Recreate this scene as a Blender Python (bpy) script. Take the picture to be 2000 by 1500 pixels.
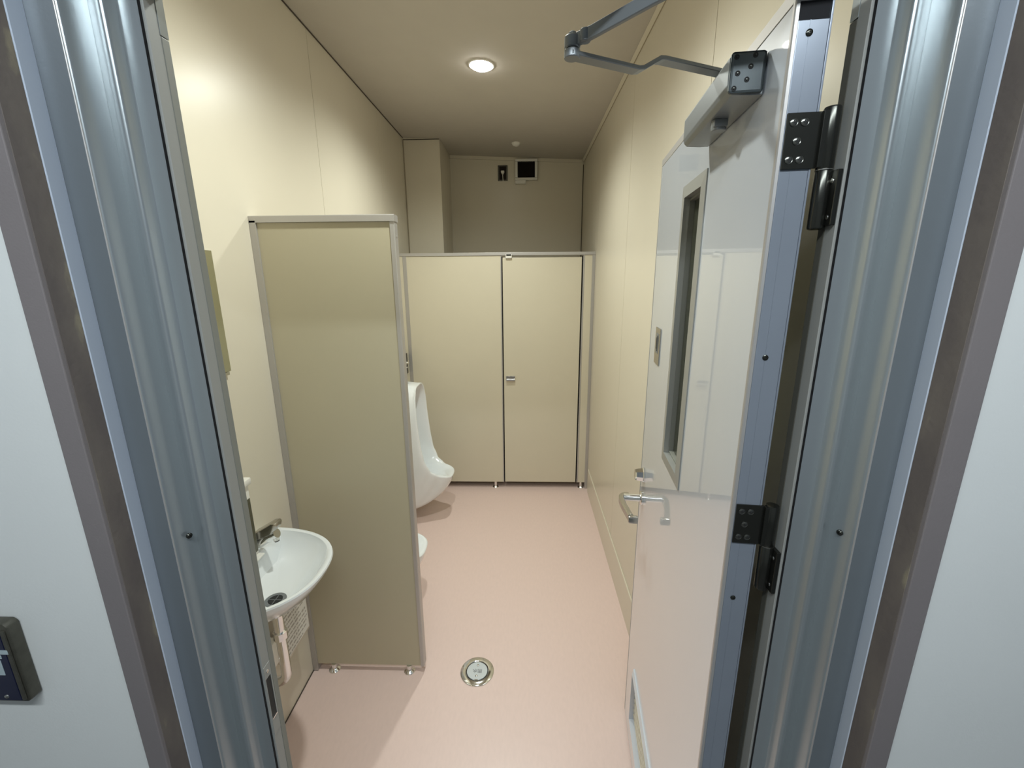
import bpy, bmesh, math, random
from mathutils import Vector, Matrix
for o in list(bpy.data.objects): bpy.data.objects.remove(o, do_unlink=True)
S = bpy.context.scene
COL = S.collection
R = math.radians

# ------------------------------------------------------------------ camera
F_PX = 841.7
cam = bpy.data.cameras.new('camera'); cam.sensor_fit = 'HORIZONTAL'; cam.sensor_width = 36.0
cam.lens = F_PX*36/2000; cam.clip_start = 0.01; cam.clip_end = 60
camo = bpy.data.objects.new('camera', cam); COL.objects.link(camo)
rows = ((9.99535331e-01, 2.1688e-05, 3.04814828e-02),
        (2.95900248e-02, 2.39386498e-01, -9.70473356e-01),
        (-7.31790277e-03, 9.70924356e-01, 2.39274621e-01))
camo.matrix_world = Matrix.Translation((0, 0, 1.7)) @ Matrix(rows).to_4x4()
S.camera = camo

# ------------------------------------------------------------------ world, exposure, corridor lamp
W = bpy.data.worlds.new('world'); S.world = W; W.use_nodes = True
W.node_tree.nodes['Background'].inputs[0].default_value = (0.70, 0.82, 1.0, 1)
W.node_tree.nodes['Background'].inputs[1].default_value = 0.10
S.view_settings.view_transform = 'Standard'; S.view_settings.look = 'None'
S.view_settings.gamma = 1; S.view_settings.use_curve_mapping = False
S.view_settings.exposure = 0.72
DOWNLIGHT_POWER = 37; DOWNLIGHT_COLOR = (0.945, 1.0, 0.935)
CORRIDOR_POWER = 14.5; CORRIDOR_COLOR = (0.86, 0.95, 1.0)

# ------------------------------------------------------------------ materials
def mat(name, col, rough=0.5, metal=0.0, spec=0.5, bump=0.0, bscale=200, var=0.0, vscale=6, coat=0, emit=None, estr=0, trans=0, stretch=(1,1,1), brough=0.0):
    m = bpy.data.materials.new(name); m.use_nodes = True
    nt = m.node_tree; b = nt.nodes['Principled BSDF']
    b.inputs['Base Color'].default_value = (*col, 1); b.inputs['Roughness'].default_value = rough
    b.inputs['Metallic'].default_value = metal; b.inputs['Specular IOR Level'].default_value = spec
    b.inputs['Coat Weight'].default_value = coat; b.inputs['Coat Roughness'].default_value = brough
    b.inputs['Transmission Weight'].default_value = trans
    tc = nt.nodes.new('ShaderNodeTexCoord'); mp = nt.nodes.new('ShaderNodeMapping')
    mp.inputs['Scale'].default_value = stretch
    nt.links.new(tc.outputs['Object'], mp.inputs[0])
    if var:
        n = nt.nodes.new('ShaderNodeTexNoise'); n.inputs['Scale'].default_value = vscale; n.inputs['Detail'].default_value = 5
        nt.links.new(mp.outputs[0], n.inputs['Vector'])
        r = nt.nodes.new('ShaderNodeValToRGB')
        r.color_ramp.elements[0].position = 0.3; r.color_ramp.elements[1].position = 0.7
        r.color_ramp.elements[0].color = (*[c*(1-var) for c in col], 1)
        r.color_ramp.elements[1].color = (*[min(1, c*(1+var)) for c in col], 1)
        nt.links.new(n.outputs[0], r.inputs[0]); nt.links.new(r.outputs[0], b.inputs['Base Color'])
    if bump:
        n = nt.nodes.new('ShaderNodeTexNoise'); n.inputs['Scale'].default_value = bscale; n.inputs['Detail'].default_value = 3
        nt.links.new(mp.outputs[0], n.inputs['Vector'])
        bp = nt.nodes.new('ShaderNodeBump'); bp.inputs['Strength'].default_value = bump; bp.inputs['Distance'].default_value = 0.001
        nt.links.new(n.outputs[0], bp.inputs['Height']); nt.links.new(bp.outputs[0], b.inputs['Normal'])
    if emit:
        b.inputs['Emission Color'].default_value = (*emit, 1); b.inputs['Emission Strength'].default_value = estr
    return m
M = {}
M['wall'] = mat('cream wall panel', (0.695, 0.64, 0.52), 0.29, spec=0.4, bump=0.05, bscale=500, var=0.012, vscale=3)
M['wall_joint'] = mat('wall panel joint', (0.42, 0.36, 0.25), 0.7)
M['caulk'] = mat('dark corner joint', (0.07, 0.055, 0.04), 0.8)
M['ceiling'] = mat('off-white ceiling board', (0.56, 0.52, 0.455), 0.85, bump=0.2, bscale=350, var=0.015, vscale=8)
M['floor'] = mat('pink sheet floor', (0.76, 0.59, 0.535), 0.34, bump=0.05, bscale=250, var=0.02, vscale=30, stretch=(3, 1, 1))
M['corr'] = mat('white corridor wall', (0.76, 0.77, 0.745), 0.45, bump=0.08, bscale=300, var=0.01)
M['corrfloor'] = mat('grey corridor floor', (0.17, 0.17, 0.17), 0.5, var=0.05)
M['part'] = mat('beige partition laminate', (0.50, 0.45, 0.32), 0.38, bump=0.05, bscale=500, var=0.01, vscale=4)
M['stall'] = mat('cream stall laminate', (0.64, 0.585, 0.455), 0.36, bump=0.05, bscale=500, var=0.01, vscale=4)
M['alu'] = mat('satin aluminium', (0.50, 0.48, 0.46), 0.42, metal=0.55)
M['alu_blue'] = mat('painted steel frame', (0.43, 0.465, 0.475), 0.28, metal=0.68, bump=0.06, bscale=300, var=0.03, vscale=6, stretch=(1, 1, 0.2))
M['frame_pale'] = mat('pale frame strip', (0.60, 0.66, 0.76), 0.35, metal=0.2)
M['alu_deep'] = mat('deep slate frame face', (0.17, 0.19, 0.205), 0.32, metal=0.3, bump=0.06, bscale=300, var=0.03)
M['closer_shade'] = mat('shaded closer end cap', (0.085, 0.10, 0.105), 0.4, metal=0.3)  # shade of the unlit closer end, put into the colour
M['alu_dim'] = mat('grey window moulding', (0.38, 0.38, 0.355), 0.42, metal=0.4)
M['stile'] = mat('grey aluminium door edge', (0.29, 0.32, 0.37), 0.30, metal=0.4, var=0.03, vscale=10)
M['frame_grey'] = mat('grey inner frame', (0.30, 0.30, 0.28), 0.5, bump=0.05)
M['frame_dark'] = mat('dark frame seal', (0.10, 0.095, 0.075), 0.6)
M['frame_seal'] = mat('olive grey frame seal', (0.22, 0.22, 0.19), 0.6)
M['black'] = mat('black rubber', (0.004, 0.004, 0.006), 0.8)
M['mauve'] = mat('mauve grey trim', (0.205, 0.18, 0.178), 0.6, bump=0.2, bscale=400, var=0.03)
M['door'] = mat('glossy white door sheet', (0.61, 0.645, 0.70), 0.30, spec=0.6, coat=1.0, brough=0.025, var=0.006, vscale=4)
M['closer'] = mat('silver closer paint', (0.235, 0.25, 0.26), 0.38, metal=0.45, bump=0.05, bscale=600)
M['steel'] = mat('dark stainless hinge', (0.06, 0.06, 0.052), 0.22, metal=0.85)
M['screw'] = mat('screw steel', (0.55, 0.54, 0.50), 0.22, metal=1.0)
M['hinge_screw'] = mat('burnished screw', (0.20, 0.20, 0.18), 0.25, metal=1.0)
M['hole'] = mat('dark hole', (0.015, 0.015, 0.015), 0.7)
M['chrome'] = mat('chrome', (0.80, 0.80, 0.79), 0.10, metal=1.0)
M['satin'] = mat('satin nickel', (0.52, 0.50, 0.46), 0.25, metal=1.0)
M['china'] = mat('white glazed china', (0.80, 0.83, 0.84), 0.12, spec=0.6, coat=0.6, brough=0.03)
M['plastic'] = mat('white plastic', (0.80, 0.78, 0.72), 0.35)
M['plastic_old'] = mat('ivory plastic', (0.66, 0.60, 0.50), 0.45)
M['smoke'] = mat('smoked plastic window', (0.09, 0.085, 0.055), 0.2)
M['mirror'] = mat('mirror glass', (0.72, 0.74, 0.62), 0.04, metal=1.0)
M['navy'] = mat('navy switch plate', (0.008, 0.010, 0.035), 0.3, var=0.1, vscale=40)
M['bronze'] = mat('worn bronze rim', (0.10, 0.095, 0.075), 0.35, metal=0.6, var=0.15, vscale=60)
M['sticker'] = mat('pale sticker', (0.42, 0.50, 0.52), 0.5, var=0.08, vscale=90)
M['ink'] = mat('grey ink', (0.10, 0.10, 0.11), 0.6)
M['ink_pale'] = mat('faded print', (0.42, 0.39, 0.34), 0.6)
M['dark'] = mat('dark brown grille', (0.014, 0.008, 0.006), 0.9)
M['glass'] = mat('frosted door glass', (0.34, 0.35, 0.26), 0.12, trans=0.9, spec=0.4)
M['door'].node_tree.nodes['Principled BSDF'].inputs['Coat IOR'].default_value = 1.75
M['lamp'] = mat('lamp lens', (1, 1, 1), 0.4, emit=(1, 0.98, 0.94), estr=22)
M['tube'] = mat('fluorescent tube', (1, 1, 1), 0.4, emit=(0.80, 0.90, 1.0), estr=7)
M['sensor'] = mat('white sensor dome', (0.8, 0.78, 0.72), 0.3)
# brown sealant with peeling ochre patches
def brown_mat():
    m = mat('brown sealant with peeling patches', (0.09, 0.072, 0.062), 0.7, bump=0.5, bscale=120)
    nt = m.node_tree; b = nt.nodes['Principled BSDF']
    tc = nt.nodes.new('ShaderNodeTexCoord'); mp = nt.nodes.new('ShaderNodeMapping'); mp.inputs['Scale'].default_value = (30, 14, 5)
    n = nt.nodes.new('ShaderNodeTexNoise'); n.inputs['Scale'].default_value = 1.3; n.inputs['Detail'].default_value = 6
    r = nt.nodes.new('ShaderNodeValToRGB'); e = r.color_ramp.elements
    e[0].position = 0.42; e[0].color = (0.115, 0.095, 0.085, 1); e[1].position = 0.60; e[1].color = (0.15, 0.125, 0.105, 1)
    x = r.color_ramp.elements.new(0.68); x.color = (0.30, 0.26, 0.17, 1)
    nt.links.new(tc.outputs['Object'], mp.inputs[0]); nt.links.new(mp.outputs[0], n.inputs['Vector'])
    nt.links.new(n.outputs[0], r.inputs[0]); nt.links.new(r.outputs[0], b.inputs['Base Color'])
    return m
M['brown'] = brown_mat()

# ------------------------------------------------------------------ mesh helpers
def box(bm, x0, x1, y0, y1, z0, z1, bev=0, seg=2):
    v = [bm.verts.new(p) for p in ((x0,y0,z0),(x1,y0,z0),(x1,y1,z0),(x0,y1,z0),(x0,y0,z1),(x1,y0,z1),(x1,y1,z1),(x0,y1,z1))]
    fs = [bm.faces.new([v[i] for i in q]) for q in ((0,3,2,1),(4,5,6,7),(0,1,5,4),(1,2,6,5),(2,3,7,6),(3,0,4,7))]
    if bev:
        es = set(e for f in fs for e in f.edges)
        bmesh.ops.bevel(bm, geom=list(es), offset=bev, segments=seg, affect='EDGES', profile=0.5)
def prism(bm, pts, z0, z1, axis='z', bev=0):
    def P(a, b, c):
        return {'z': (a, b, c), 'y': (a, c, b), 'x': (c, a, b)}[axis]
    lo = [bm.verts.new(P(a, b, z0)) for a, b in pts]; hi = [bm.verts.new(P(a, b, z1)) for a, b in pts]
    n = len(pts); fs = [bm.faces.new(lo[::-1]), bm.faces.new(hi)]
    for i in range(n): fs.append(bm.faces.new((lo[i], lo[(i+1) % n], hi[(i+1) % n], hi[i])))
    if bev:
        es = set(e for f in fs for e in f.edges)
        bmesh.ops.bevel(bm, geom=list(es), offset=bev, segments=2, affect='EDGES', profile=0.5)
def lathe(bm, prof, c=(0,0,0), axis=(0,0,1), n=32):
    ax = Vector(axis).normalized(); q = Vector((0,0,1)).rotation_difference(ax); c = Vector(c)
    rings = []
    for r, h in prof:
        if r <= 1e-6: rings.append([bm.verts.new(c + q @ Vector((0,0,h)))])
        else: rings.append([bm.verts.new(c + q @ Vector((r*math.cos(2*math.pi*i/n), r*math.sin(2*math.pi*i/n), h))) for i in range(n)])
    for a, b in zip(rings, rings[1:]):
        for i in range(n):
            j = (i+1) % n
            if len(a) == 1 and len(b) == 1: continue
            if len(a) == 1: bm.faces.new((a[0], b[j], b[i]))
            elif len(b) == 1: bm.faces.new((a[i], a[j], b[0]))
            else: bm.faces.new((a[i], a[j], b[j], b[i]))
def cyl(bm, p0, p1, r, n=24, bev=0.0):
    p0 = Vector(p0); p1 = Vector(p1); L = (p1-p0).length
    b = min(bev, r*0.9)
    lathe(bm, [(0,0),(r-b,0),(r,b),(r,L-b),(r-b,L),(0,L)] if b else [(0,0),(r,0),(r,L),(0,L)], p0, p1-p0, n)
def tube(bm, pts, r, n=16, cap=True):
    pts = [Vector(p) for p in pts]; rings = []; nrm = None
    for i, p in enumerate(pts):
        t = (pts[min(i+1, len(pts)-1)] - pts[max(i-1, 0)]).normalized()
        if nrm is None: nrm = t.orthogonal().normalized()
        nrm = (nrm - t*nrm.dot(t)).normalized(); bi = t.cross(nrm)
        rr = r[i] if isinstance(r, (list, tuple)) else r
        rings.append([bm.verts.new(p + rr*(math.cos(2*math.pi*k/n)*nrm + math.sin(2*math.pi*k/n)*bi)) for k in range(n)])
    for a, b in zip(rings, rings[1:]):
        for k in range(n): bm.faces.new((a[k], a[(k+1)%n], b[(k+1)%n], b[k]))
    if cap: bm.faces.new(rings[0][::-1]); bm.faces.new(rings[-1])
def bar(bm, pts, w, t, up=(0,0,1)):
    """flat bar of width w (sideways) and thickness t (along up) swept along pts"""
    pts = [Vector(p) for p in pts]; up = Vector(up); rings = []
    for i, p in enumerate(pts):
        d = (pts[min(i+1, len(pts)-1)] - pts[max(i-1, 0)]).normalized()
        s = d.cross(up).normalized(); u = s.cross(d).normalized()
        c = min(w, t)*0.18
        prof = [(w/2-c, t/2), (w/2, t/2-c), (w/2, -t/2+c), (w/2-c, -t/2), (-w/2+c, -t/2), (-w/2, -t/2+c), (-w/2, t/2-c), (-w/2+c, t/2)]
        rings.append([bm.verts.new(p + s*a + u*b) for a, b in prof])
    for a, b in zip(rings, rings[1:]):
        for k in range(8): bm.faces.new((a[k], a[(k+1)%8], b[(k+1)%8], b[k]))
    bm.faces.new(rings[0][::-1]); bm.faces.new(rings[-1])
def spline(pts, n=8):
    pts = [Vector(p) for p in pts]; out = []
    for i in range(len(pts)-1):
        p0 = pts[max(i-1,0)]; p1 = pts[i]; p2 = pts[i+1]; p3 = pts[min(i+2, len(pts)-1)]
        for k in range(n):
            t = k/n; out.append(0.5*((2*p1)+(p2-p0)*t+(2*p0-5*p1+4*p2-p3)*t*t+(3*p1-p0-3*p2+p3)*t**3))
    out.append(pts[-1]); return out
def panel_holes(bm, us, vs, holes, x0, x1):
    """slab in the local y-z plane (us along y, vs along z) from x0 to x1 with rectangular through holes (cells)"""
    nu, nv = len(us)-1, len(vs)-1
    solid = {(i, j): not any(us[i] >= h[0]-1e-6 and us[i+1] <= h[1]+1e-6 and vs[j] >= h[2]-1e-6 and vs[j+1] <= h[3]+1e-6 for h in holes) for i in range(nu) for j in range(nv)}
    V = {}
    def v(x, i, j):
        if (x, i, j) not in V: V[(x, i, j)] = bm.verts.new((x, us[i], vs[j]))
        return V[(x, i, j)]
    for (i, j), s in solid.items():
        if not s: continue
        bm.faces.new((v(x0,i,j), v(x0,i,j+1), v(x0,i+1,j+1), v(x0,i+1,j)))
        bm.faces.new((v(x1,i,j), v(x1,i+1,j), v(x1,i+1,j+1), v(x1,i,j+1)))
        for di, dj, a, b in ((-1,0,(i,j),(i,j+1)), (1,0,(i+1,j+1),(i+1,j)), (0,-1,(i+1,j),(i,j)), (0,1,(i,j+1),(i+1,j+1))):
            if not solid.get((i+di, j+dj), False):
                bm.faces.new((v(x0,*a), v(x1,*a), v(x1,*b), v(x0,*b)))
def ring_frame(bm, y0, y1, z0, z1, w, x0, x1, slope=0.0):
    """mitred picture frame in the y-z plane, x0 = face, x1 = back; slope pulls the outer edge of the face back"""
    o = [(y0,z0),(y1,z0),(y1,z1),(y0,z1)]; i = [(y0+w,z0+w),(y1-w,z0+w),(y1-w,z1-w),(y0+w,z1-w)]
    fo = [bm.verts.new((x0+slope, *p)) for p in o]; fi = [bm.verts.new((x0, *p)) for p in i]
    bo = [bm.verts.new((x1, *p)) for p in o]; bi = [bm.verts.new((x1, *p)) for p in i]
    for k in range(4):
        l = (k+1) % 4
        bm.faces.new((fo[k], fi[k], fi[l], fo[l])); bm.faces.new((bo[k], bo[l], bi[l], bi[k]))
        bm.faces.new((fo[k], fo[l], bo[l], bo[k])); bm.faces.new((fi[k], bi[k], bi[l], fi[l]))

def fin(name, bm, m, parent=None, smooth=False, mods=None):
    bmesh.ops.recalc_face_normals(bm, faces=bm.faces)
    me = bpy.data.meshes.new(name); bm.to_mesh(me); bm.free()
    if not isinstance(m, (list, tuple)): m = [m]
    for k in m: me.materials.append(M[k] if isinstance(k, str) else k)
    if smooth:
        for p in me.polygons: p.use_smooth = True
        try: me.set_sharp_from_angle(angle=R(35))
        except Exception: pass
    o = bpy.data.objects.new(name, me); COL.objects.link(o)
    if parent: o.parent = parent
    return o
def tag(o, label=None, cat=None, group=None, kind=None):
    if label: o['label'] = label
    if cat: o['category'] = cat
    if group: o['group'] = group
    if kind: o['kind'] = kind
    return o
def thing(name, label=None, cat=None, loc=(0,0,0), rz=0, group=None, kind=None):
    o = bpy.data.objects.new(name, None); COL.objects.link(o)
    o.location = loc; o.rotation_euler = (0,0,rz); o.empty_display_size = 0.05
    return tag(o, label, cat, group, kind)
def one(fn):
    bm = bmesh.new(); fn(bm); return bm
def bx(name, dims, m, parent=None, bev=0, smooth=False):
    bm = bmesh.new(); box(bm, *dims, bev=bev); return fin(name, bm, m, parent, smooth)
def text_mesh(name, s, size, loc, rot, m, parent, depth=0.0004, sx=1.0):
    cu = bpy.data.curves.new(name, 'FONT'); cu.body = s; cu.size = size; cu.extrude = depth
    cu.align_x = 'CENTER'; cu.align_y = 'CENTER'
    t = bpy.data.objects.new(name + '_tmp', cu); COL.objects.link(t)
    bpy.context.view_layer.update()
    me = bpy.data.meshes.new_from_object(t.evaluated_get(bpy.context.evaluated_depsgraph_get()))
    bpy.data.objects.remove(t, do_unlink=True); me.materials.clear(); me.materials.append(M[m]); me.name = name
    o = bpy.data.objects.new(name, me); COL.objects.link(o); o.parent = parent
    o.location = loc; o.rotation_euler = rot; o.scale = (sx, 1, 1)
    return o
def screw_bm(bm, c, axis, r, cross=True):
    """countersunk cross-head screw: a domed disc with a ring groove and a cross slot of dark bars is added separately"""
    lathe(bm, [(r*1.12, 0), (r*1.1, 0.0006), (r*0.95, 0.0004), (r*0.85, 0.0010), (r*0.4, 0.0013), (0, 0.0011)], c, axis, 20)

# ------------------------------------------------------------------ room constants
XL, XR, YF, YB = -0.947, 0.512, 0.612, 4.13
def zc(x): return 2.7155 - 0.0450*x       # the ceiling board sags a little towards the right wall
CX = -0.029                               # centre line of the doorway

# ------------------------------------------------------------------ floor, ceiling
bx('floor', (XL-.1, XR+.1, 0.50, YB+.1, -0.06, 0.0), 'floor')
tag(bpy.data.objects['floor'], 'pink sheet vinyl floor of the washroom', None, None, 'structure')
tag(bx('floor_corridor', (-2.2, 2.2, -2.4, 0.50, -0.06, 0.0), 'corrfloor'), 'grey corridor floor outside the doorway', None, None, 'structure')
bm = bmesh.new()
vs = [bm.verts.new((x, y, zc(x)+dz)) for dz in (0, .05) for x, y in ((XL-.05, .49), (XR+.05, .49), (XR+.05, YB+.05), (XL-.05, YB+.05))]
for q in ((3,2,1,0),(4,5,6,7),(0,1,5,4),(1,2,6,5),(2,3,7,6),(3,0,4,7)): bm.faces.new([vs[i] for i in q])
tag(fin('ceiling', bm, 'ceiling'), 'off-white ceiling board over the washroom', None, None, 'structure')

# ------------------------------------------------------------------ walls: panels with fine open joints on a darker backing
def wall_yz(name, x, xo, ys, z0, z1, label):
    bm = bmesh.new(); g = 0.0014
    s = 1 if xo > x else -1
    for a, b in zip(ys, ys[1:]):
        box(bm, min(x, x+s*.012), max(x, x+s*.012), a+g, b-g, z0, z1)
    nf = len(bm.faces)
    box(bm, min(x+s*.0125, xo), max(x+s*.0125, xo), ys[0], ys[-1], z0, z1)
    bm.faces.ensure_lookup_table()
    for f in bm.faces[nf:]: f.material_index = 1
    return tag(fin(name, bm, ['wall', 'wall_joint']), label, None, None, 'structure')
wall_yz('wall_left', XL, XL-.05, [0.60, 1.22, 2.145, 3.06, YB], -0.001, zc(XL)+.03, 'left washroom wall of glossy cream panels')
wall_yz('wall_right', XR, XR+.05, [0.60, 1.366, 2.30, 3.22, YB], -0.001, zc(XR)+.03, 'right washroom wall of cream panels')
bm = bmesh.new(); box(bm, XL-.05, XR+.05, YB, YB+.05, 0, 2.80)
tag(fin('wall_back', bm, 'wall'), 'cream back wall above the toilet stall', None, None, 'structure')
# pipe-shaft corner left of the back wall
bm = bmesh.new(); box(bm, XL, -0.662, 3.66, YB-.0005, 0.0, 2.78)
tag(fin('wall_shaft', bm, 'wall'), 'boxed-in cream corner shaft left of the back wall', None, None, 'structure')
# front wall with the doorway (corridor side white, washroom side cream)
bm = bmesh.new()
for d in ((-2.2, CX-.5415, .492, .5995, 0, 2.72), (CX+.5415, 2.2, .492, .5995, 0, 2.72), (CX-.5415, CX+.5415, .492, .5995, 2.14, 2.72)): box(bm, *d)
tag(fin('wall_front', bm, 'corr'), 'white corridor wall around the doorway', None, None, 'structure')
bm = bmesh.new()
for d in ((XL, CX-.5415, .600, YF, 0.0, 2.78), (CX+.5415, XR, .600, YF, 0.0, 2.78), (CX-.5415, CX+.5415, .600, YF, 2.14, 2.78)): box(bm, *d)
tag(fin('wall_front_inside', bm, 'wall'), 'cream inner face of the doorway wall', None, None, 'structure')
# corridor shell behind the camera
bm = bmesh.new(); box(bm, -2.2, 2.2, -2.45, -2.4, 0, 2.6); box(bm, -2.25, -2.2, -2.4, .49, 0, 2.6)
tag(fin('wall_corridor', bm, 'corr'), 'white corridor walls behind the viewer', None, None, 'structure')

# low cream plinth along the right wall, its joint line, ceiling trims and dark corner joints
bm = bmesh.new(); prism(bm, [(XR-.0005, 0.0), (XR-.0065, 0.0), (XR-.0065, 0.193), (XR-.004, 0.197), (XR-.0005, 0.197)], 0.62, 3.225, axis='y')
tag(fin('baseboard_right', bm, 'wall'), 'cream plinth panel along the foot of the right wall', None, None, 'structure')
n_trim = [0]
def trim(bm, m, label):
    n_trim[0] += 1
    return tag(fin('trim_%d' % n_trim[0], bm, m), label, None, None, 'structure')
trim(one(lambda b: box(b, XL+.0002, XL+.0032, 0.62, 3.655, zc(XL)-.006, zc(XL)-.0005)), 'caulk', 'dark joint between left wall and ceiling')
trim(one(lambda b: box(b, XL+.0002, XL+.0035, 0.62, 3.655, 0.0005, 0.0045)), 'caulk', 'dark joint between left wall and floor')
trim(one(lambda b: prism(b, [(XR-.014, zc(XR)-.0005), (XR-.014, zc(XR)-.004), (XR-.003, zc(XR)-.018), (XR-.0003, zc(XR)-.018), (XR-.0003, zc(XR)-.0005)], 0.62, YB-.015, axis='y')), 'wall', 'slim cream cove along the right ceiling edge')
trim(one(lambda b: box(b, XR-.0035, XR-.0005, 0.62, YB-.02, zc(XR)-.0215, zc(XR)-.019)), 'wall_joint', 'joint line under the right ceiling cove')
bm = bmesh.new()
vs = [bm.verts.new((x, y, zc(x)+dz)) for dz in (-.026, -.0005) for x, y in ((-.66, YB-.014), (XR-.015, YB-.014), (XR-.015, YB-.0005), (-.66, YB-.0005))]
for q in ((3,2,1,0),(4,5,6,7),(0,1,5,4),(1,2,6,5),(2,3,7,6),(3,0,4,7)): bm.faces.new([vs[i] for i in q])
trim(bm, 'wall', 'slim cream cove along the back ceiling edge')
trim(one(lambda b: box(b, XR-.006, XR-.001, YB-.005, YB-.0008, 1.6, 2.655)), 'caulk', 'dark joint in the right back corner')
trim(one(lambda b: box(b, XL+.004, -.663, 3.655, 3.659, 2.7395, 2.7435)), 'caulk', 'dark gap on top of the corner shaft')
trim(one(lambda b: box(b, XL+.0035, XL+.0065, 3.652, 3.659, 1.5, 2.7390)), 'wall_joint', 'joint line left of the corner shaft')

# ------------------------------------------------------------------ ceiling downlights (the second one stands just above the frame)
def downlight(x, y, label):
    t = thing('ceiling_downlight', label, 'light', (x, y, zc(x)), 0, 'recessed ceiling downlights')
    t.rotation_euler = (0, math.atan(0.0450), 0)
    bm = bmesh.new(); lathe(bm, [(.066, -.0005), (.066, -.004), (.060, -.006), (.055, -.004), (.053, -.0005)], n=48)
    fin('trim_ring', bm, 'plastic', t, True)
    bm = bmesh.new(); lathe(bm, [(.0525, -.001), (.0525, -.004), (.046, -.013), (.028, -.021), (0, -.024)], n=48)
    fin('lamp_lens', bm, 'lamp', t, True)
    l = bpy.data.lights.new('downlight_bulb', 'SPOT'); l.energy = DOWNLIGHT_POWER; l.color = DOWNLIGHT_COLOR
    l.spot_size = R(158); l.spot_blend = 1.0; l.shadow_soft_size = 0.035
    lo = bpy.data.objects.new('downlight_bulb', l); COL.objects.link(lo); lo.parent = t; lo.location = (0, 0, -.062)
    return t
downlight(-0.217, 2.445, 'round downlight glowing in the ceiling in front of the stall')
downlight(-0.217, 1.28, 'round downlight overhead just inside the doorway')
t = tag(fin('ceiling_sensor', one(lambda b: lathe(b, [(.035, 0), (.035, -.006), (.028, -.016), (.014, -.024), (0, -.026)], (-0.07, 3.70, zc(-.07)-.0005), (0,0,1), 32)), 'sensor', None, True),
        'small white dome sensor on the ceiling above the stall', 'sensor')

# ------------------------------------------------------------------ doorway frame (trim): same extruded section on both sides
frame = thing('trim_doorway', 'painted metal doorway frame with ribbed sides', None, (0, 0, 0), 0, None, 'structure')
ZT = 2.055
RIB = [(p.x, p.y) for p in spline([(.4175,.5735,0), (.4265,.5760,0), (.4385,.5748,0), (.4428,.5660,0), (.4462,.5580,0), (.4520,.5580,0), (.4600,.5625,0), (.4695,.5670,0), (.4712,.5660,0), (.4760,.5545,0), (.4800,.5440,0), (.4820,.5405,0), (.4845,.5399,0)], 4)]
OUT = RIB + [
       (.5415,.5399), (.5415,.5740)]
for s in (-1, 1):
    def X(w, s=s): return CX + s*w
    nm = 'left' if s < 0 else 'right'
    tag(fin('ribbed_post', one(lambda b: prism(b, [(X(w), y) for w, y in OUT], 0.0, ZT+.08)), 'alu_blue', frame, True), 'blue-grey ribbed metal post on the %s of the doorway' % nm)
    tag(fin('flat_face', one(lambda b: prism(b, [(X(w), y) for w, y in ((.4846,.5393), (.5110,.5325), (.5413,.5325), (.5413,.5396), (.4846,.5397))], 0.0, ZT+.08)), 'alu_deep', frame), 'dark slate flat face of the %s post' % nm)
    fin('highlight_bead', one(lambda b: prism(b, [(X(w), y) for w, y in ((.4826,.5405), (.4830,.5393), (.4838,.5389), (.4846,.5391), (.4846,.5398))], 0.0, ZT+.08)), 'alu', frame)  # thin bright bead added to draw the highlight line along this corner
    tag(fin('corner_strip', one(lambda b: prism(b, [(X(w), y) for w, y in ((.5112,.5323), (.5078,.5108), (.5085,.5096), (.5413,.5096), (.5413,.5323))], 0.0, ZT+.08)), 'frame_pale', frame), 'pale frame strip on the %s' % nm)  # strip is paler than the ribbed post, the flat face darker
    fin('shadow_gap', one(lambda b: box(b, min(X(.4175), X(.5415)), max(X(.4175), X(.5415)), .5742, .5783, 0, ZT+.08)), 'black', frame)
    tag(fin('inner_post', one(lambda b: prism(b, [(X(.4155), .5785), (X(.4145), .5795), (X(.4145), .5975), (X(.418), .5975), (X(.418), .610), (X(.5410), .610), (X(.5410), .5785)], 0.0, ZT+.08)), 'frame_grey', frame), 'grey inner post on the %s' % nm)
    fin('door_seal', one(lambda b: box(b, min(X(.4140), X(.4178)), max(X(.4140), X(.4178)), .5977, .6105, 0.0, 1.989, bev=.001)), 'frame_seal' if s < 0 else 'frame_dark', frame)
    fin('seal_end_cap', one(lambda b: box(b, min(X(.4140), X(.4178)), max(X(.4140), X(.4178)), .5977, .6105, 1.990, 2.05)), 'alu_blue', frame)
    tag(fin('sealant_strip', one(lambda b: prism(b, [(X(.5085), .5093), (X(.5118), .4850), (X(.5135), .4842), (X(.5413), .4842), (X(.5413), .5093)], 0.0, ZT+.12)), 'brown', frame), 'dark brown weathered sealant strip on the %s' % nm)
    tag(fin('cover_strip', one(lambda b: box(b, min(X(.5125), X(.5425)), max(X(.5125), X(.5425)), .4795, .4920, 0.0, ZT+.14, bev=.0012)), 'mauve', frame), 'mauve-grey flat cover strip on the %s' % nm)
fin('header', one(lambda b: (box(b, CX-.54, CX+.54, .5095, .574, ZT+.0005, ZT+.085), box(b, CX-.4145, CX+.4145, .5785, .610, ZT-.02, ZT+.08))), 'alu_blue', frame)
fin('header_cover', one(lambda b: box(b, CX-.5425, CX+.5425, .480, .4915, ZT+.082, ZT+.14)), 'mauve', frame)
for p, ax in (((-.4995, .5540, 1.331), (1, -.4, 0)), ((.4455, .5560, 1.346), (-1, -.4, 0))):
    fin('frame_screw', one(lambda b: lathe(b, [(.0042, -.001), (.0042, .001), (.003, .0022), (.0014, .0024), (.0012, .0012), (0, .0012)], p, ax, 20)), 'steel', frame, True)
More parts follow.
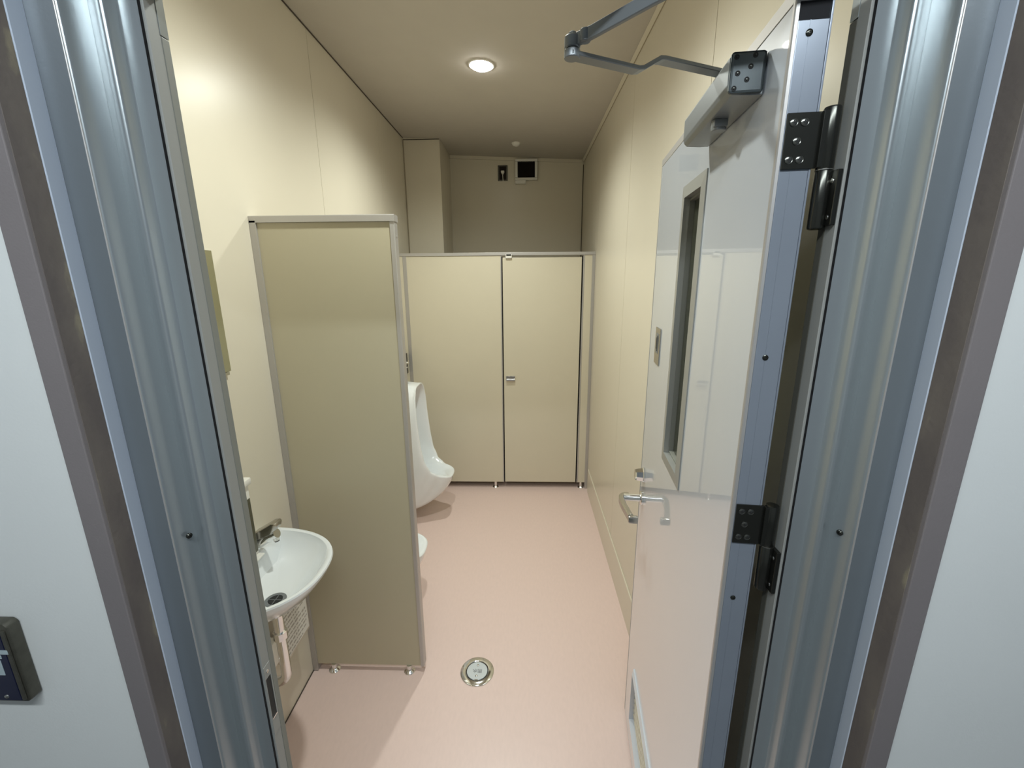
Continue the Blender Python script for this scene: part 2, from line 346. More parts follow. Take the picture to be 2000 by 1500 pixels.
# latch strike plate on the left inner post
sp = fin('strike_plate', one(lambda b: panel_holes(b, [.5797, .5812, .5945, .5972], [.915, .950, 1.035, 1.060], [(.5812, .5945, .950, 1.035)], -.4434, -.4428)), 'frame_grey', frame)
fin('strike_hole', one(lambda b: box(b, -.44330, -.44320, .5813, .5944, .9502, 1.0348)), 'hole', sp)
fin('hole_lip', one(lambda b: box(b, -.44318, -.4420, .5813, .5944, .9495, .9515)), 'chrome', sp)
fin('plate_screw', one(lambda b: lathe(b, [(.003, 0), (.0028, .0008), (0, .0012)], (-.4428, .5880, 1.047), (1,0,0), 16)), 'screw', sp, True)

# ------------------------------------------------------------------ the door leaf, hinged on the right, swung into the room
DA = Vector((.318, .607, 0)); DTH = R(6.118)
door = thing('door_1', 'open white washroom door on the right with slit window and louvre', None, DA, -DTH, None, 'structure')
DW, DH, T = .790, 2.012, .040
WN = (.316, .482, 1.233, 1.893); VN = (.145, .640, .138, .340)
fin('door_leaf', one(lambda b: panel_holes(b, [.0045, .145, .316, .482, .640, DW-.006], [.008, .138, .340, 1.233, 1.893, DH], [(WN[0], WN[1], WN[2], WN[3]), (.145, .640, .138, .340)] , 0.0, T)), 'door', door)
fin('hinge_stile', one(lambda b: (box(b, .0045, T-.001, -.0005, .0040, .008, 1.9925, bev=.0008), box(b, .0175, .0182, -.0009, -.0004, .008, 1.9925))), 'stile', door)
fin('stile_corner_trim', one(lambda b: prism(b, [(-.0008, .0060), (-.0008, .0015), (.0005, -.0002), (.0042, -.0006), (.0042, .0060)], .008, 2.03)), 'alu', door)
fin('stile_back_trim', one(lambda b: box(b, T-.0010, T+.0014, -.0014, .008, .008, 2.02, bev=.0005)), 'stile', door)
fin('edge_pocket', one(lambda b: box(b, .0050, T-.002, .0005, .0040, 1.9928, 2.012)), 'black', door)
fin('top_rail', one(lambda b: box(b, -.0010, T+.0005, .0042, DW, DH+.0003, 2.030, bev=.0008)), 'alu', door)
fin('latch_stile', one(lambda b: box(b, -.0010, T+.0005, DW-.0055, DW, .008, DH, bev=.0008)), 'alu', door)
for z in (1.9790, 1.5890, 1.1955, .62, .20):
    fin('edge_screw', one(lambda b: (lathe(b, [(.0040, 0), (.0038, .0009), (.0024, .0018), (.0012, .0018), (.0010, .0010), (0, .0010)], (.0180, -.0008, z), (0,-1,0), 20))), 'steel', door, True)
# slit window
wf = fin('window_frame', one(lambda b: ring_frame(b, .303, .489, 1.226, 1.901, .027, -.0045, .012, .0020)), 'alu_dim', door)
fin('inner_bead', one(lambda b: ring_frame(b, .3295, .4625, 1.252, 1.875, .008, .0070, .022, .003)), 'frame_seal', wf)
fin('window_pane', one(lambda b: box(b, .018, .022, .330, .462, 1.2525, 1.8745)), 'glass', wf)
fin('back_frame', one(lambda b: ring_frame(b, .303, .489, 1.226, 1.901, .027, T+.0045, T-.008, 0)), 'alu', wf)
# louvre in the foot of the door
vf = fin('vent_frame', one(lambda b: ring_frame(b, .136, .650, .128, .351, .012, -.0095, .006, .0060)), 'door', door)
lv = bmesh.new()
for k in range(9):
    z = .148 + k*.0225
    prism(lv, [(.004, z+.016), (.0055, z+.017), (.0290, z+.001), (.0275, z)], .1465, .6385, axis='y')
fin('vent_louvre', lv, 'plastic_old', door)
fin('vent_back', one(lambda b: box(b, .031, .034, .146, .639, .139, .339)), 'plastic_old', door)
# small indicator plate
ip = fin('sign_plate', one(lambda b: box(b, -.0030, -.0003, .6245, .6915, 1.4500, 1.5560, bev=.0010)), 'satin', door)
fin('plate_slot', one(lambda b: box(b, -.0038, -.0031, .640, .676, 1.483, 1.540, bev=.0003)), 'closer', ip)
fin('slot_mark', one(lambda b: (box(b, -.0044, -.0039, .650, .656, 1.489, 1.534), box(b, -.0044, -.0039, .661, .666, 1.495, 1.528))), 'hole', ip)
# thumb turn
fin('thumb_turn', one(lambda b: lathe(b, [(.0255, .0003), (.0255, .0040), (.0235, .0060), (.0200, .0260), (.0175, .0300), (0, .0302)], (0, .730, 1.060), (-1,0,0), 8)), 'chrome', door, False)
# lever handle: neck out of the rose, a flat curved lever towards the hinge, tip bent back
lh = fin('door_handle', one(lambda b: (lathe(b, [(.0235, 0), (.0235, .006), (.0210, .0085), (.0130, .0095)], (0, .728, .976), (-1,0,0), 40),
    cyl(b, (-.008, .728, .976), (-.0620, .728, .976), .0125, 28))), 'chrome', door, True)
L = spline([(-.045, .735, .9760), (-.0640, .732, .9760), (-.0715, .712, .9755), (-.0695, .680, .9745), (-.0640, .650, .9735), (-.0590, .625, .9725), (-.0545, .604, .9720)], 6)
fin('lever', one(lambda b: (bar(b, L, .0170, .0230), box(b, -.0630, -.0330, .590, .606, .9580, .9820, bev=.005))), 'satin', lh, True)
# hinges: leaf on the door edge, two knuckles, leaf on the frame
def hinge(z0, zm, z1, zl0, zl1):
    PX, PY = .0560, -.0020
    h = fin('hinge', one(lambda b: (box(b, .0050, .0470, -.0035, -.0010, zl0, zl1, bev=.0006), box(b, .0440, .0540, -.0090, -.0010, zl0, zl1, bev=.0006))), 'steel', door)
    for (yy, zz) in ((.013, .83), (.0255, .83), (.0190, .50), (.0125, .17), (.0250, .17)):
        zc_ = zl0 + (zl1-zl0)*zz
        sc = fin('hinge_screw', one(lambda b: (lathe(b, [(.0048, 0), (.0048, .0006), (.0042, .0003), (.0036, .0007), (.0012, .0010), (0, .0010)], (yy, -.0035, zc_), (0,-1,0), 24))), 'hinge_screw', h, True)
        fin('screw_slot', one(lambda b: (box(b, yy-.0022, yy+.0022, -.0049, -.0044, zc_-.0005, zc_+.0005), box(b, yy-.0005, yy+.0005, -.0049, -.0044, zc_-.0022, zc_+.0022))), 'hole', h)
    fin('upper_knuckle', one(lambda b: lathe(b, [(0, zm+.0006), (.0090, zm+.0006), (.0096, zm+.0016), (.0096, z1-.003), (.0088, z1-.0010), (.0060, z1), (0, z1)], (PX, PY, 0), (0,0,1), 32)), 'steel', h, True)
    fin('washer', one(lambda b: lathe(b, [(0, zm-.0006), (.0102, zm-.0006), (.0102, zm+.0006), (0, zm+.0006)], (PX, PY, 0), (0,0,1), 32)), 'satin', h, True)
    fin('lower_knuckle', one(lambda b: lathe(b, [(0, z0), (.0060, z0), (.0088, z0+.001), (.0096, z0+.003), (.0096, zm-.0016), (.0090, zm-.0006), (0, zm-.0006)], (PX, PY, 0), (0,0,1), 32)), 'steel', h, True)
    # frame leaf (sits flat on the right inner post, in room axes)
    lf = fin('frame_leaf', one(lambda b: box(b, .3790, .3853, .5800, .6020, z0+.004, zm-.002, bev=.0008)), 'steel', None)
    lf.parent = h; lf.matrix_parent_inverse = (Matrix.Translation(DA) @ Matrix.Rotation(-DTH, 4, 'Z')).inverted()
    for zz in (.2, .8):
        q = fin('leaf_screw', one(lambda b: lathe(b, [(.0030, 0), (.0028, .0006), (0, .0009)], (.3789, .5880, z0+(zm-z0)*zz), (-1,0,0), 16)), 'screw', None)
        q.parent = h; q.matrix_parent_inverse = lf.matrix_parent_inverse.copy()
hinge(1.757, 1.8275, 1.899, 1.830, 1.894)
hinge(1.219, 1.2965, 1.365, 1.297, 1.3625)
hinge(.220, .2900, .360, .292, .355)

# ------------------------------------------------------------------ door closer with folded arm
cl = thing('door_closer', 'silver-grey door closer box with folded arm at the top of the open door', 'door closer', DA, -DTH)
prof = [(0.0, 1.9925), (-.040, 1.9925), (-.0445, 1.991), (-.0470, 1.9870), (-.0470, 1.9540), (-.0455, 1.9475), (-.0400, 1.9420), (-.0150, 1.9405), (0.0, 1.9405)]
fin('closer_body', one(lambda b: prism(b, [(x-.0012, z) for x, z in prof], .0690, .3150, axis='y', bev=.0012)), 'closer', cl)
fin('end_plate', one(lambda b: box(b, -.0472, -.0030, .0655, .0689, 1.9425, 1.9920, bev=.0035)), 'closer_shade', cl)
for i, (xx, zz) in enumerate(((-.0405, 1.9860), (-.0170, 1.9870), (-.0215, 1.9740), (-.0375, 1.9665), (-.0250, 1.9585), (-.0405, 1.9485))):
    fin('valve_screw', one(lambda b: lathe(b, [(.0034, 0), (.0034, .0004), (.0026, .0006), (.0024, .0002), (0, .0002)], (xx, .0655, zz), (0,-1,0), 20)), 'hole', cl, True)
    fin('screw_head', one(lambda b: lathe(b, [(.0014, .0002), (.0012, .0007), (0, .0009)], (xx, .0652, zz), (0,-1,0), 12)), 'steel', cl, True)
fin('spindle_cap', one(lambda b: (cyl(b, (-.026, .170, 1.9420), (-.026, .170, 1.9255), .0115, 28, .001), box(b, -.0365, -.0155, .158, .182, 1.9300, 1.9415, bev=.002))), 'closer', cl, True)
fin('spindle', one(lambda b: cyl(b, (-.025, .166, 1.9915), (-.025, .166, 2.0110), .0095, 24, .001)), 'closer', cl, True)
INV = (Matrix.Translation(DA) @ Matrix.Rotation(-DTH, 4, 'Z')).inverted()
def arm_part(name, bm, m, smooth=False):
    o = fin(name, bm, m, None, smooth); o.parent = cl; o.matrix_parent_inverse = INV; return o
arm_part('main_arm', one(lambda b: bar(b, [(.326, .782, 2.0040), (.311, .774, 2.0040), (.198, .7235, 2.0040), (.1905, .7200, 2.0030), (.1640, .7075, 1.9860), (.1570, .7045, 1.9845), (.0575, .6555, 1.9845)], .0190, .0055)), 'closer')
arm_part('elbow_joint', one(lambda b: (cyl(b, (.0620, .6580, 1.9800), (.0620, .6580, 1.9905), .0105, 28, .001), cyl(b, (.0620, .6580, 1.9915), (.0620, .6580, 2.0060), .0105, 28, .0015), lathe(b, [(.006, 2.006), (.006, 2.009), (.003, 2.0115), (0, 2.012)], (.062, .658, 0), (0,0,1), 20))), 'closer', True)
arm_part('forearm', one(lambda b: (bar(b, [(.0600, .6600, 2.0000), (.0850, .6370, 2.0005), (.1450, .5790, 2.0050), (.1900, .5400, 2.0080)], .0060, .0155), cyl(b, (.0770, .6450, 1.9930), (.0770, .6450, 2.0075), .0070, 20, .001))), 'closer', True)
arm_part('arm_shoe', one(lambda b: (cyl(b, (.1900, .5400, 1.9980), (.1900, .5400, 2.0220), .0110, 24, .001), box(b, .170, .210, .5200, .5780, 2.0225, 2.0500, bev=.002))), 'closer')

# ------------------------------------------------------------------ privacy screen beside the wash basin
ps = thing('privacy_screen', 'tall beige privacy screen on two short feet between the basin and the urinals', 'partition', (-.697, 1.560, 0))
def loc(dx0, dx1): return (dx0+.697, dx1+.697)
Y0, Y1 = -.020, .020
def pbx(name, x0, x1, y0, y1, z0, z1, m, par=ps, bev=0.001): return bx(name, (x0+.697, x1+.697, y0, y1, z0, z1), m, par, bev)
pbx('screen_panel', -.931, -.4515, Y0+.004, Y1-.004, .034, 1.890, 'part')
pbx('wall_post', -.9465, -.9235, Y0-.003, Y1+.003, .002, 1.897, 'alu')
fin('free_post', one(lambda b: prism(b, [(-.461+.697, Y0), (-.448+.697, Y0), (-.4455+.697, Y0+.003), (-.4455+.697, Y1-.003), (-.448+.697, Y1), (-.461+.697, Y1)], .032, 1.897)), 'alu', ps)
fin('top_rail', one(lambda b: prism(b, [(Y0-.003, 1.8900), (Y0-.003, 1.9100), (Y0-.001, 1.9120), (Y1+.001, 1.9120), (Y1+.003, 1.9100), (Y1+.003, 1.8900)], -.9465+.697, -.4440+.697, axis='x')), 'alu', ps)
for z in (1.84,):
    fin('post_rivet', one(lambda b: lathe(b, [(.003, 0), (.002, .0014), (0, .0018)], (-.4455+.697, 0, z), (1,0,0), 14)), 'screw', ps)
def foot(x, y, par, base):
    f = fin('foot', one(lambda b: cyl(b, (x, y, .010), (x, y, base), .0120, 24)), 'chrome', par, True)
    fin('floor_disc', one(lambda b: lathe(b, [(.0245, 0.0006), (.0245, .003), (.022, .006), (.015, .010), (.012, .014)], (x, y, 0), (0,0,1), 32)), 'chrome', f, True)
foot(-.853+.697, -.012, ps, .0335); foot(-.5145+.697, -.012, ps, .0335)

# ------------------------------------------------------------------ toilet stall front
sf = thing('toilet_stall_front', 'cream toilet stall front with closed door at the far end of the room', 'toilet stall', (-.20, 3.28, 0))
def sb(name, x0, x1, y0, y1, z0, z1, m, par=sf, bev=0.001): return bx(name, (x0+.20, x1+.20, y0, y1, z0, z1), m, par, bev)
sb('side_panel', -.878, -.1815, 0.0, .036, .054, 1.858, 'stall')
sb('wall_filler', -.9455, -.9040, -.002, .030, .002, 1.858, 'stall')
sb('wall_post', -.9035, -.8775, -.004, .040, .002, 1.858, 'alu')
sb('door_jamb', -.1815, -.1745, -.0015, .038, .054, 1.858, 'alu')
sb('door_gap_fill', -.1740, -.1685, .012, .036, .054, 1.850, 'black')  # black strip fills the dark open gap beside the door
sd = sb('stall_door', -.1655, .4145, .0015, .034, .055, 1.843, 'stall', bev=.0015)
sb('door_gap_fill', .4180, .4240, .012, .036, .054, 1.850, 'black')
sb('door_jamb', .4245, .4345, -.0015, .038, .054, 1.858, 'alu')
sb('narrow_panel', .4350, .4900, 0.0, .036, .054, 1.858, 'stall')
sb('wall_post', .4900, .5115, -.004, .040, .002, 1.858, 'alu')
sb('top_rail', -.9455, .5115, -.006, .042, 1.8585, 1.880, 'alu')
# occupancy lock on the stall door
lk = sb('stall_lock', -.1480, -.0790, -.0085, .0010, .9170, .9560, 'satin', sd)
lk.parent = sd
sb('lock_tab', -.1480, -.0790, -.0200, -.0090, .9210, .9340, 'chrome', sd, .003)
st = sb('top_catch', -.1430, -.0970, -.0160, .0010, 1.838, 1.868, 'plastic', sd, .004)
sb('catch_bumper', -.1380, -.1020, -.0200, -.0162, 1.856, 1.8665, 'black', sd, .0018)
for x in (-.246, .461, -.83): foot(x+.20, .018, sf, .055)

# ------------------------------------------------------------------ urinals
def urinal(y, label):
    t = thing('urinal', label, 'urinal', (XL, y, 0), 0, 'wall-hung urinals on the left wall')
    N = 72
    def ringpts(fn): return [fn(2*math.pi*k/N) for k in range(N)]
    def lerp(tab, v):
        for (a, fa), (b, fb) in zip(tab, tab[1:]):
            if v <= b: 
                u = (v-a)/(b-a); u = u*u*(3-2*u); return fa+(fb-fa)*u
        return tab[-1][1]
    # rim height / protrusion as a loop: angle 0 = top middle, going round
    def se(th, hw, zb, zt, n):
        c, s = math.cos(th), math.sin(th)
        return (hw*math.copysign(abs(s)**(2/n), s), (zb+zt)/2 + (zt-zb)/2*math.copysign(abs(c)**(2/n), c))
    PR = [(.336, .435), (.345, .405), (.365, .340), (.41, .290), (.50, .258), (.62, .240), (.80, .228), (.96, .222), (1.02, .214)]
    def rim(th):
        yy, z = se(th, .160, .335, .998, 3.9)
        front = .275 + .160*max(0.0, 1-(abs(yy)/.163)**2.3)**.5
        return (min(lerp(PR, z), front) if z < .42 else lerp(PR, z), yy, z)
    def back(th):
        yy, z = se(th, .165, .080, 1.005, 4.5); return (.0015, yy, z)
    def mid1(th):
        yy, z = se(th, .168, .072, 1.008, 4.0); r = rim(th); w = max(0, -math.cos(th)); return (.085 + .02*w, yy, z)
    def mid2(th):
        yy, z = se(th, .170, .100, 1.006, 3.4); r = rim(th); w = max(0, -math.cos(th))**1.3; return (.150*(1-w)+.215*w, yy, z)
    def mid3(th):
        yy, z = se(th, .169, .185, 1.003, 3.2); r = rim(th); w = max(0, -math.cos(th)); return (r[0]-.030*(1-w)-.085*w, yy, z)
    def mid4(th):
        r = rim(th); yy, z = se(th, .166, .290, 1.0, 3.2); return (r[0]-.008, yy, z)
    def inr(k, off, hw, zb, zt, n=2.8):
        def f(th):
            r = rim(th); yy, z = se(th, hw, zb, zt, n)
            w = max(0, -math.cos(th))
            return (max(.030, r[0]*(1-off)), yy, z)
        return f
    rings = [ringpts(f) for f in (back, mid1, mid2, mid3, mid4, rim)]
    rr = ringpts(rim)
    rings.append([(p[0]+.004, p[1]*.965, p[2]*1.0+(-.006 if p[2] > .9 else .004)) for p in rr])
    rings.append([(p[0]+.001, p[1]*.90, .665+(p[2]-.665)*.965) for p in rr])
    def inner(th, hw, zb, zt, fx, n=2.8):
        yy, z = se(th, hw, zb, zt, n); x = fx(z); return (x, yy, z)
    rings.append([(p[0]*.93, p[1]*.84, .665+(p[2]-.665)*.945) for p in rr])
    rings.append(ringpts(lambda th: inner(th, .126, .325, .960, lambda z: lerp([(.3,.300),(.42,.230),(.55,.165),(.97,.150)], z))))
    rings.append(ringpts(lambda th: inner(th, .112, .285, .945, lambda z: lerp([(.28,.215),(.40,.155),(.55,.095),(.96,.085)], z))))
    rings.append(ringpts(lambda th: inner(th, .085, .260, .900, lambda z: lerp([(.25,.150),(.40,.095),(.55,.055),(.96,.050)], z))))
    rings.append(ringpts(lambda th: inner(th, .045, .262, .700, lambda z: lerp([(.25,.125),(.40,.075),(.55,.045),(.96,.040)], z))))
    bm = bmesh.new(); V = [[bm.verts.new(p) for p in r] for r in rings]
    for a, b in zip(V, V[1:]):
        for i in range(N): bm.faces.new((a[i], a[(i+1)%N], b[(i+1)%N], b[i]))
    c = bm.verts.new((.045, 0, .48))
    for i in range(N): bm.faces.new((V[-1][i], V[-1][(i+1)%N], c))
    bm.faces.new(V[0][::-1])
    o = fin('bowl', bm, 'china', t, True)
    sub = o.modifiers.new('sub', 'SUBSURF'); sub.levels = 1; sub.render_levels = 2
    fin('top_spreader', one(lambda b: (lathe(b, [(.016, 0), (.016, .010), (.010, .018), (0, .02)], (.055, 0, .880), (1,0,-.5), 24))), 'chrome', t, True)
    fin('sensor_slot', one(lambda b: box(b, .130, .150, -.010, .004, 1.0075, 1.0098, bev=.001)), 'closer', t)
    fin('drain_cap', one(lambda b: lathe(b, [(.032, .270), (.032, .276), (.02, .284), (0, .286)], (.140, 0, 0), (0,0,1), 28)), 'china', t, True)
urinal(2.84, 'tall white urinal on the left wall, the farther one beside the stall')
urinal(1.95, 'white urinal mostly hidden behind the privacy screen, only its lip showing')
# wall bracket with a bright knob, just in front of the stall
wb = thing('wall_bracket', 'small dark metal plate with a bright knob on the left wall by the stall', 'bracket', (XL, 3.20, 1.07))
bx('plate', (.0005, .042, -.045, .045, -.080, .075), 'bronze', wb, .002)
fin('knob', one(lambda b: (cyl(b, (.042, -.020, .010), (.068, -.020, .010), .012, 24, .003), cyl(b, (.042, -.020, -.025), (.056, -.020, -.025), .006, 16, .002))), 'chrome', wb, True)

# ------------------------------------------------------------------ wash basin
BY, BZ = 1.148, .818
wb_ = thing('wash_basin', 'small white D-shaped wall-hung wash basin with lever tap', 'sink', (XL, BY, 0))
def basin():
    N = 80
    def outl(th, k=1.0, dx=0.0, n=2.35):
        c, s = math.cos(th), math.sin(th)         # th 0 -> front
        x = math.copysign(abs(c)**(2/n), c); y = math.copysign(abs(s)**(2/n), s)
        return x, y
    def ring(hw, dp, z, x0, back, n=2.35, zf=0.0):
        """closed loop: front half a superellipse, back edge straight at x=back"""
        pts = []
        nf = N*5//8; nb = N-nf
        for i in range(nf):
            th = -math.pi/2 + math.pi*i/(nf-1); x, y = outl(th, n=n)
            pts.append((back + (dp-back)*max(0, x), hw*y, z+zf*max(0, x)))
        for i in range(1, nb+1):
            u = i/(nb+1); pts.append((back, hw*(1-2*u), z))
        return pts
    L = [ring(.060, .140, BZ-.135, 0, .030), ring(.115, .195, BZ-.122, 0, .004), ring(.180, .270, BZ-.075, 0, .0015),
         ring(.216, .308, BZ-.030, 0, .0015), ring(.2275, .3220, BZ-.010, 0, .0015), ring(.230, .325, BZ, 0, .0015),
         ring(.228, .323, BZ+.005, 0, .0030), ring(.222, .317, BZ+.006, 0, .0060),
         ring(.213, .307, BZ+.003, 0, .030), ring(.207, .300, BZ-.004, 0, .060), ring(.200, .292, BZ-.016, 0, .068),
         ring(.180, .272, BZ-.044, 0, .075), ring(.142, .238, BZ-.070, 0, .082), ring(.090, .214, BZ-.086, 0, .104), ring(.034, .196, BZ-.090, 0, .140)]
    bm = bmesh.new(); V = [[bm.verts.new(p) for p in r] for r in L]
    for a, b in zip(V, V[1:]):
        for i in range(N): bm.faces.new((a[i], a[(i+1)%N], b[(i+1)%N], b[i]))
    bm.faces.new(V[0][::-1]); bm.faces.new(V[-1])
    return bm
bo = fin('bowl', basin(), 'china', wb_, True)
fin('drain_ring', one(lambda b: lathe(b, [(.0210, -.004), (.0220, .0005), (.0300, .0015), (.0320, .0005), (.0320, -.004)], (.168, -.026, BZ-.0885), (0,0,1), 40)), 'closer', wb_, True)
fin('drain_plug', one(lambda b: (lathe(b, [(.0210, .0004), (0, .0004)], (.168, -.026, BZ-.0888), (0,0,1), 32),)), 'hole', wb_, True)
fin('drain_cross', one(lambda b: (box(b, .148, .188, -.0270, -.0250, BZ-.0884, BZ-.0876), box(b, .1670, .1690, -.046, -.006, BZ-.0884, BZ-.0876))), 'closer', wb_)
# tap: tapered spout with slanted lever on top
tp = fin('tap', one(lambda b: (cyl(b, (.040, .095, BZ+.002), (.040, .095, BZ+.036), .0185, 32, .004),
    tube(b, spline([(.038, .095, BZ+.024), (.068, .095, BZ+.036), (.098, .095, BZ+.054), (.126, .095, BZ+.068)], 4), [.0190]*5+[.0180]*4+[.0160]*4, 20),
    cyl(b, (.120, .095, BZ+.058), (.122, .095, BZ+.042), .0095, 20))), 'chrome', wb_, True)
fin('tap_lever', one(lambda b: prism(b, [(.022, BZ+.036), (.028, BZ+.050), (.052, BZ+.070), (.118, BZ+.110), (.134, BZ+.112), (.138, BZ+.104), (.134, BZ+.088), (.112, BZ+.072), (.062, BZ+.046)], .076, .116, axis='y', bev=.005)), 'satin', tp, True)
fin('aerator', one(lambda b: cyl(b, (.1220, .095, BZ+.042), (.1225, .095, BZ+.038), .0078, 20)), 'hole', tp, True)
# trap under the bowl
def tpz(p): return (p[0], p[1], p[2])
fin('trap_pipe', one(lambda b: (tube(b, spline([(.148, 0, BZ-.150), (.148, 0, .560), (.148, 0, .440), (.143, 0, .405), (.122, 0, .385), (.098, 0, .385), (.078, 0, .405), (.072, 0, .435), (.072, 0, .460), (.060, 0, .485), (.030, 0, .492), (.002, 0, .492)], 6), .0160, 20),
    cyl(b, (.148, 0, BZ-.165), (.148, 0, BZ-.135), .0230, 28, .003))), 'chrome', wb_, True)
fin('trap_nut', one(lambda b: cyl(b, (.148, 0, .560), (.148, 0, .590), .0215, 10, .002)), 'chrome', wb_, True)
fin('trap_nut', one(lambda b: cyl(b, (.072, 0, .425), (.072, 0, .450), .0210, 10, .002)), 'chrome', wb_, True)
fin('wall_flange', one(lambda b: lathe(b, [(.016, 0), (.030, .001), (.030, .004), (.018, .008)], (.0005, 0, .492), (1,0,0), 28)), 'chrome', wb_, True)
# water heater under the basin, with its printed notice
wh = thing('water_heater', 'white box with a printed notice on the wall under the basin', 'water heater', (XL, 1.340, .333))
fin('casing', one(lambda b: box(b, .0008, .078, -.085, .094, .0, .300, bev=.006)), 'plastic_old', wh, True)
nt_ = bx('notice', (.0783, .0788, -.070, .086, .015, .285), 'plastic', wh)
random.seed(4)
tl = bmesh.new()
for k in range(15):
    z = .275 - k*.0175
    x0 = -.064; e = random.uniform(.02, .08)
    while x0 < e:
        w = random.uniform(.006, .022); box(tl, .0789, .0791, x0, min(x0+w, .080), z-.009, z-.001 + (-.002 if k % 3 else 0)); x0 += w + random.uniform(.003, .006)
fin('notice_text', tl, 'ink_pale', nt_)
# small white valve cover beside the trap
vc = thing('valve_cover', 'small white box on the left wall low beside the basin trap', 'pipe cover', (XL, 1.155, .360))
bx('cover_box', (.0008, .076, .018, .082, .022, .116), 'plastic', vc, .005, True)
bx('cover_lip', (.0008, .050, .024, .076, .002, .0215), 'plastic', vc, .003, True)
# soap dispenser box above the near edge of the basin
sd_ = thing('soap_dispenser', 'white wall dispenser with a dark window above the near side of the basin', 'dispenser', (XL, 1.135, .828))
fin('housing', one(lambda b: (box(b, .0008, .072, -.090, .086, .0, .245, bev=.004))), 'plastic', sd_, True)
bx('top_lid', (.0008, .082, -.095, .091, .2455, .268), 'plastic', sd_, .005, True)
bx('dark_window', (.0722, .0745, -.082, .080, .012, .200), 'smoke', sd_, .0008)
bx('push_tab', (.030, .090, .040, .085, -.006, -.0002), 'plastic', sd_, .002)
# mirror
mr = thing('wall_mirror', 'frameless wall mirror above the basin, only its far edge visible past the door frame', 'mirror', (XL, 1.145, 1.418))
bx('mirror_glass', (.0015, .0065, -.180, .178, 0, .368), 'mirror', mr, .0006)
bx('mirror_backing', (.0003, .0013, -.177, .175, .002, .366), 'wall_joint', mr)
bx('mirror_clip', (.0005, .0100, .120, .165, -.010, -.0006), 'chrome', mr, .001)

# ------------------------------------------------------------------ floor drain cover
fd = thing('floor_drain', 'round metal floor drain cover in the middle of the pink floor', 'drain', (-.213, 1.549, 0))
fin('outer_ring', one(lambda b: lathe(b, [(.0745, .0004), (.0740, .0030), (.0700, .0058), (.0510, .0070), (.0490, .0052), (.0488, .0020)], n=64)), 'chrome', fd, True)
fin('groove', one(lambda b: lathe(b, [(.0488, .0018), (0, .0018)], n=48)), 'hole', fd)
lid = fin('drain_lid', one(lambda b: lathe(b, [(.0450, .0019), (.0455, .0050), (.0445, .0062), (0, .0062)], n=64)), 'closer', fd, True)
lid.data.materials[0] = mat('brushed drain lid', (.60, .64, .66), .38, metal=0.3)
for s in (-1, 1):
    fin('lid_stud', one(lambda b: lathe(b, [(.0048, .0063), (.0045, .0080), (.0025, .0095), (0, .0098)], (0.001*s, .0265*s, 0), (0,0,1), 20)), 'screw', fd, True)
    fin('lid_notch', one(lambda b: box(b, -.007, .007, .0452*s-.0028, .0452*s+.0028, .0020, .0066)), 'screw', fd)
text_mesh('lid_lettering', '\u96e8\u6c34', .0215, (.001, .000, .0064), (0, 0, math.pi), 'ink', fd, .0002)

# ------------------------------------------------------------------ back wall: exhaust fan, outlet, plug
fn = thing('exhaust_fan', 'small square exhaust fan with a dark grille high on the back wall', 'fan', (0.010, YB, 2.612))
fin('fan_frame', one(lambda b: [box(b, *d, bev=.004) for d in ((-.085, .085, -.038, -.0006, .062, .080), (-.085, .085, -.038, -.0006, -.072, -.054), (-.085, -.066, -.038, -.0006, -.0535, .0615), (.066, .085, -.038, -.0006, -.0535, .0615))]), 'plastic', fn, True)
fin('fan_grille', one(lambda b: [box(b, -.0655, .0655, -.012, -.002, -.0535, .0615)] + [box(b, -.064+.0128*k, -.0605+.0128*k, -.030, -.0122, -.0530, .0610) for k in range(11)]), 'dark', fn)
bx('fan_tab', (-.085, -.006, -.034, -.0006, -.098, -.0725), 'plastic', fn, .003)
fin('pull_cord', one(lambda b: tube(b, [(-.004, -.030, -.070), (-.004, -.030, -.112)], .0022, 8)), 'plastic', fn)
fn.scale = (1.14, 1, 1.12)
ol = thing('wall_outlet', 'narrow dark wall outlet left of the exhaust fan', 'outlet', (-.197, YB, 2.595))
bx('outlet_plate', (-.043, .043, -.009, -.0006, -.063, .063), 'bronze', ol, .002)
bx('outlet_insert', (-.030, .030, -.0105, -.0092, -.054, .054), 'dark', ol, .0006)
pg = thing('power_plug', 'small white plug with a short cord in the dark outlet beside the fan', 'plug', (-.197, YB-.0108, 2.595))
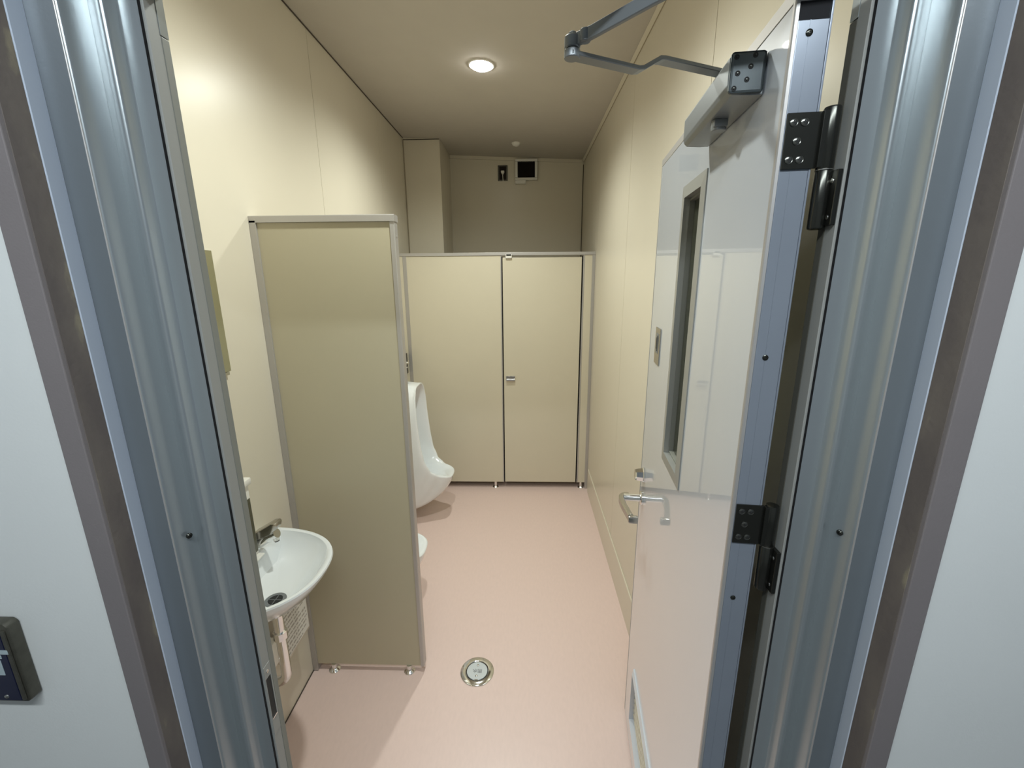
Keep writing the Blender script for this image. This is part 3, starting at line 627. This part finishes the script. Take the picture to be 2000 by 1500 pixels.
fin('plug_body', one(lambda b: prism(b, [(-.014, .014), (.014, .014), (.015, .002), (.005, -.014), (-.005, -.014), (-.015, .002)], -.030, -.0002, axis='y', bev=.002)), 'plastic', pg, True)
fin('plug_cord', one(lambda b: tube(b, spline([(0, -.016, -.013), (.001, -.014, -.035), (.002, -.006, -.055), (.002, -.003, -.066)], 4), .003, 8)), 'plastic', pg, True)

# ------------------------------------------------------------------ corridor: switch panel left of the doorway, ceiling batten behind the viewer
sw = thing('wall_switch_panel', 'dark navy switch panel with pale stickers and a bronze rim at the left picture edge', 'switch panel', (-.775, .4918, 1.1740))
fin('rim', one(lambda b: prism(b, [(-.070, -.066), (.0560, -.066), (.0600, -.062), (.0600, .062), (.0545, .0675), (-.070, .0675)], -.0165, -.0003, axis='y', bev=.0025)), 'bronze', sw, True)
bx('face_plate', (-.068, .0485, -.0180, -.0166, -.0620, .0575), 'navy', sw, .0006)
bx('rim_ridge', (.0500, .0570, -.0185, -.0167, -.0600, .0580), 'bronze', sw, .0008)
for d in ((.000, .0560-.0010, .0195, .0265), (.000, .0430, .0120, .0180), (.000, .0400, -.0165, .0090)):
    bx('sticker', (d[0], d[1]-.002, -.0187, -.0181, d[2], d[3]), 'sticker', sw, .0001)
fin('face_screw', one(lambda b: lathe(b, [(.0032, 0), (.0028, .0012), (0, .0018)], (.0285, -.0181, -.0545), (0,-1,0), 18)), 'screw', sw, True)
fl = thing('corridor_light', 'fluorescent batten on the corridor ceiling behind the viewer', 'light', (0.0, -.30, 2.50))
bx('batten_base', (-.60, .60, -.05, .05, 0, .05), 'plastic', fl, .004)
fin('tube_lamp', one(lambda b: cyl(b, (-.58, 0, -.022), (.58, 0, -.022), .015, 20)), 'tube', fl, True)
l = bpy.data.lights.new('corridor_glow', 'AREA'); l.shape = 'RECTANGLE'; l.size = 1.2; l.size_y = .08; l.energy = CORRIDOR_POWER; l.color = CORRIDOR_COLOR
lo = bpy.data.objects.new('corridor_glow', l); COL.objects.link(lo); lo.parent = fl; lo.location = (0, 0, -.045)
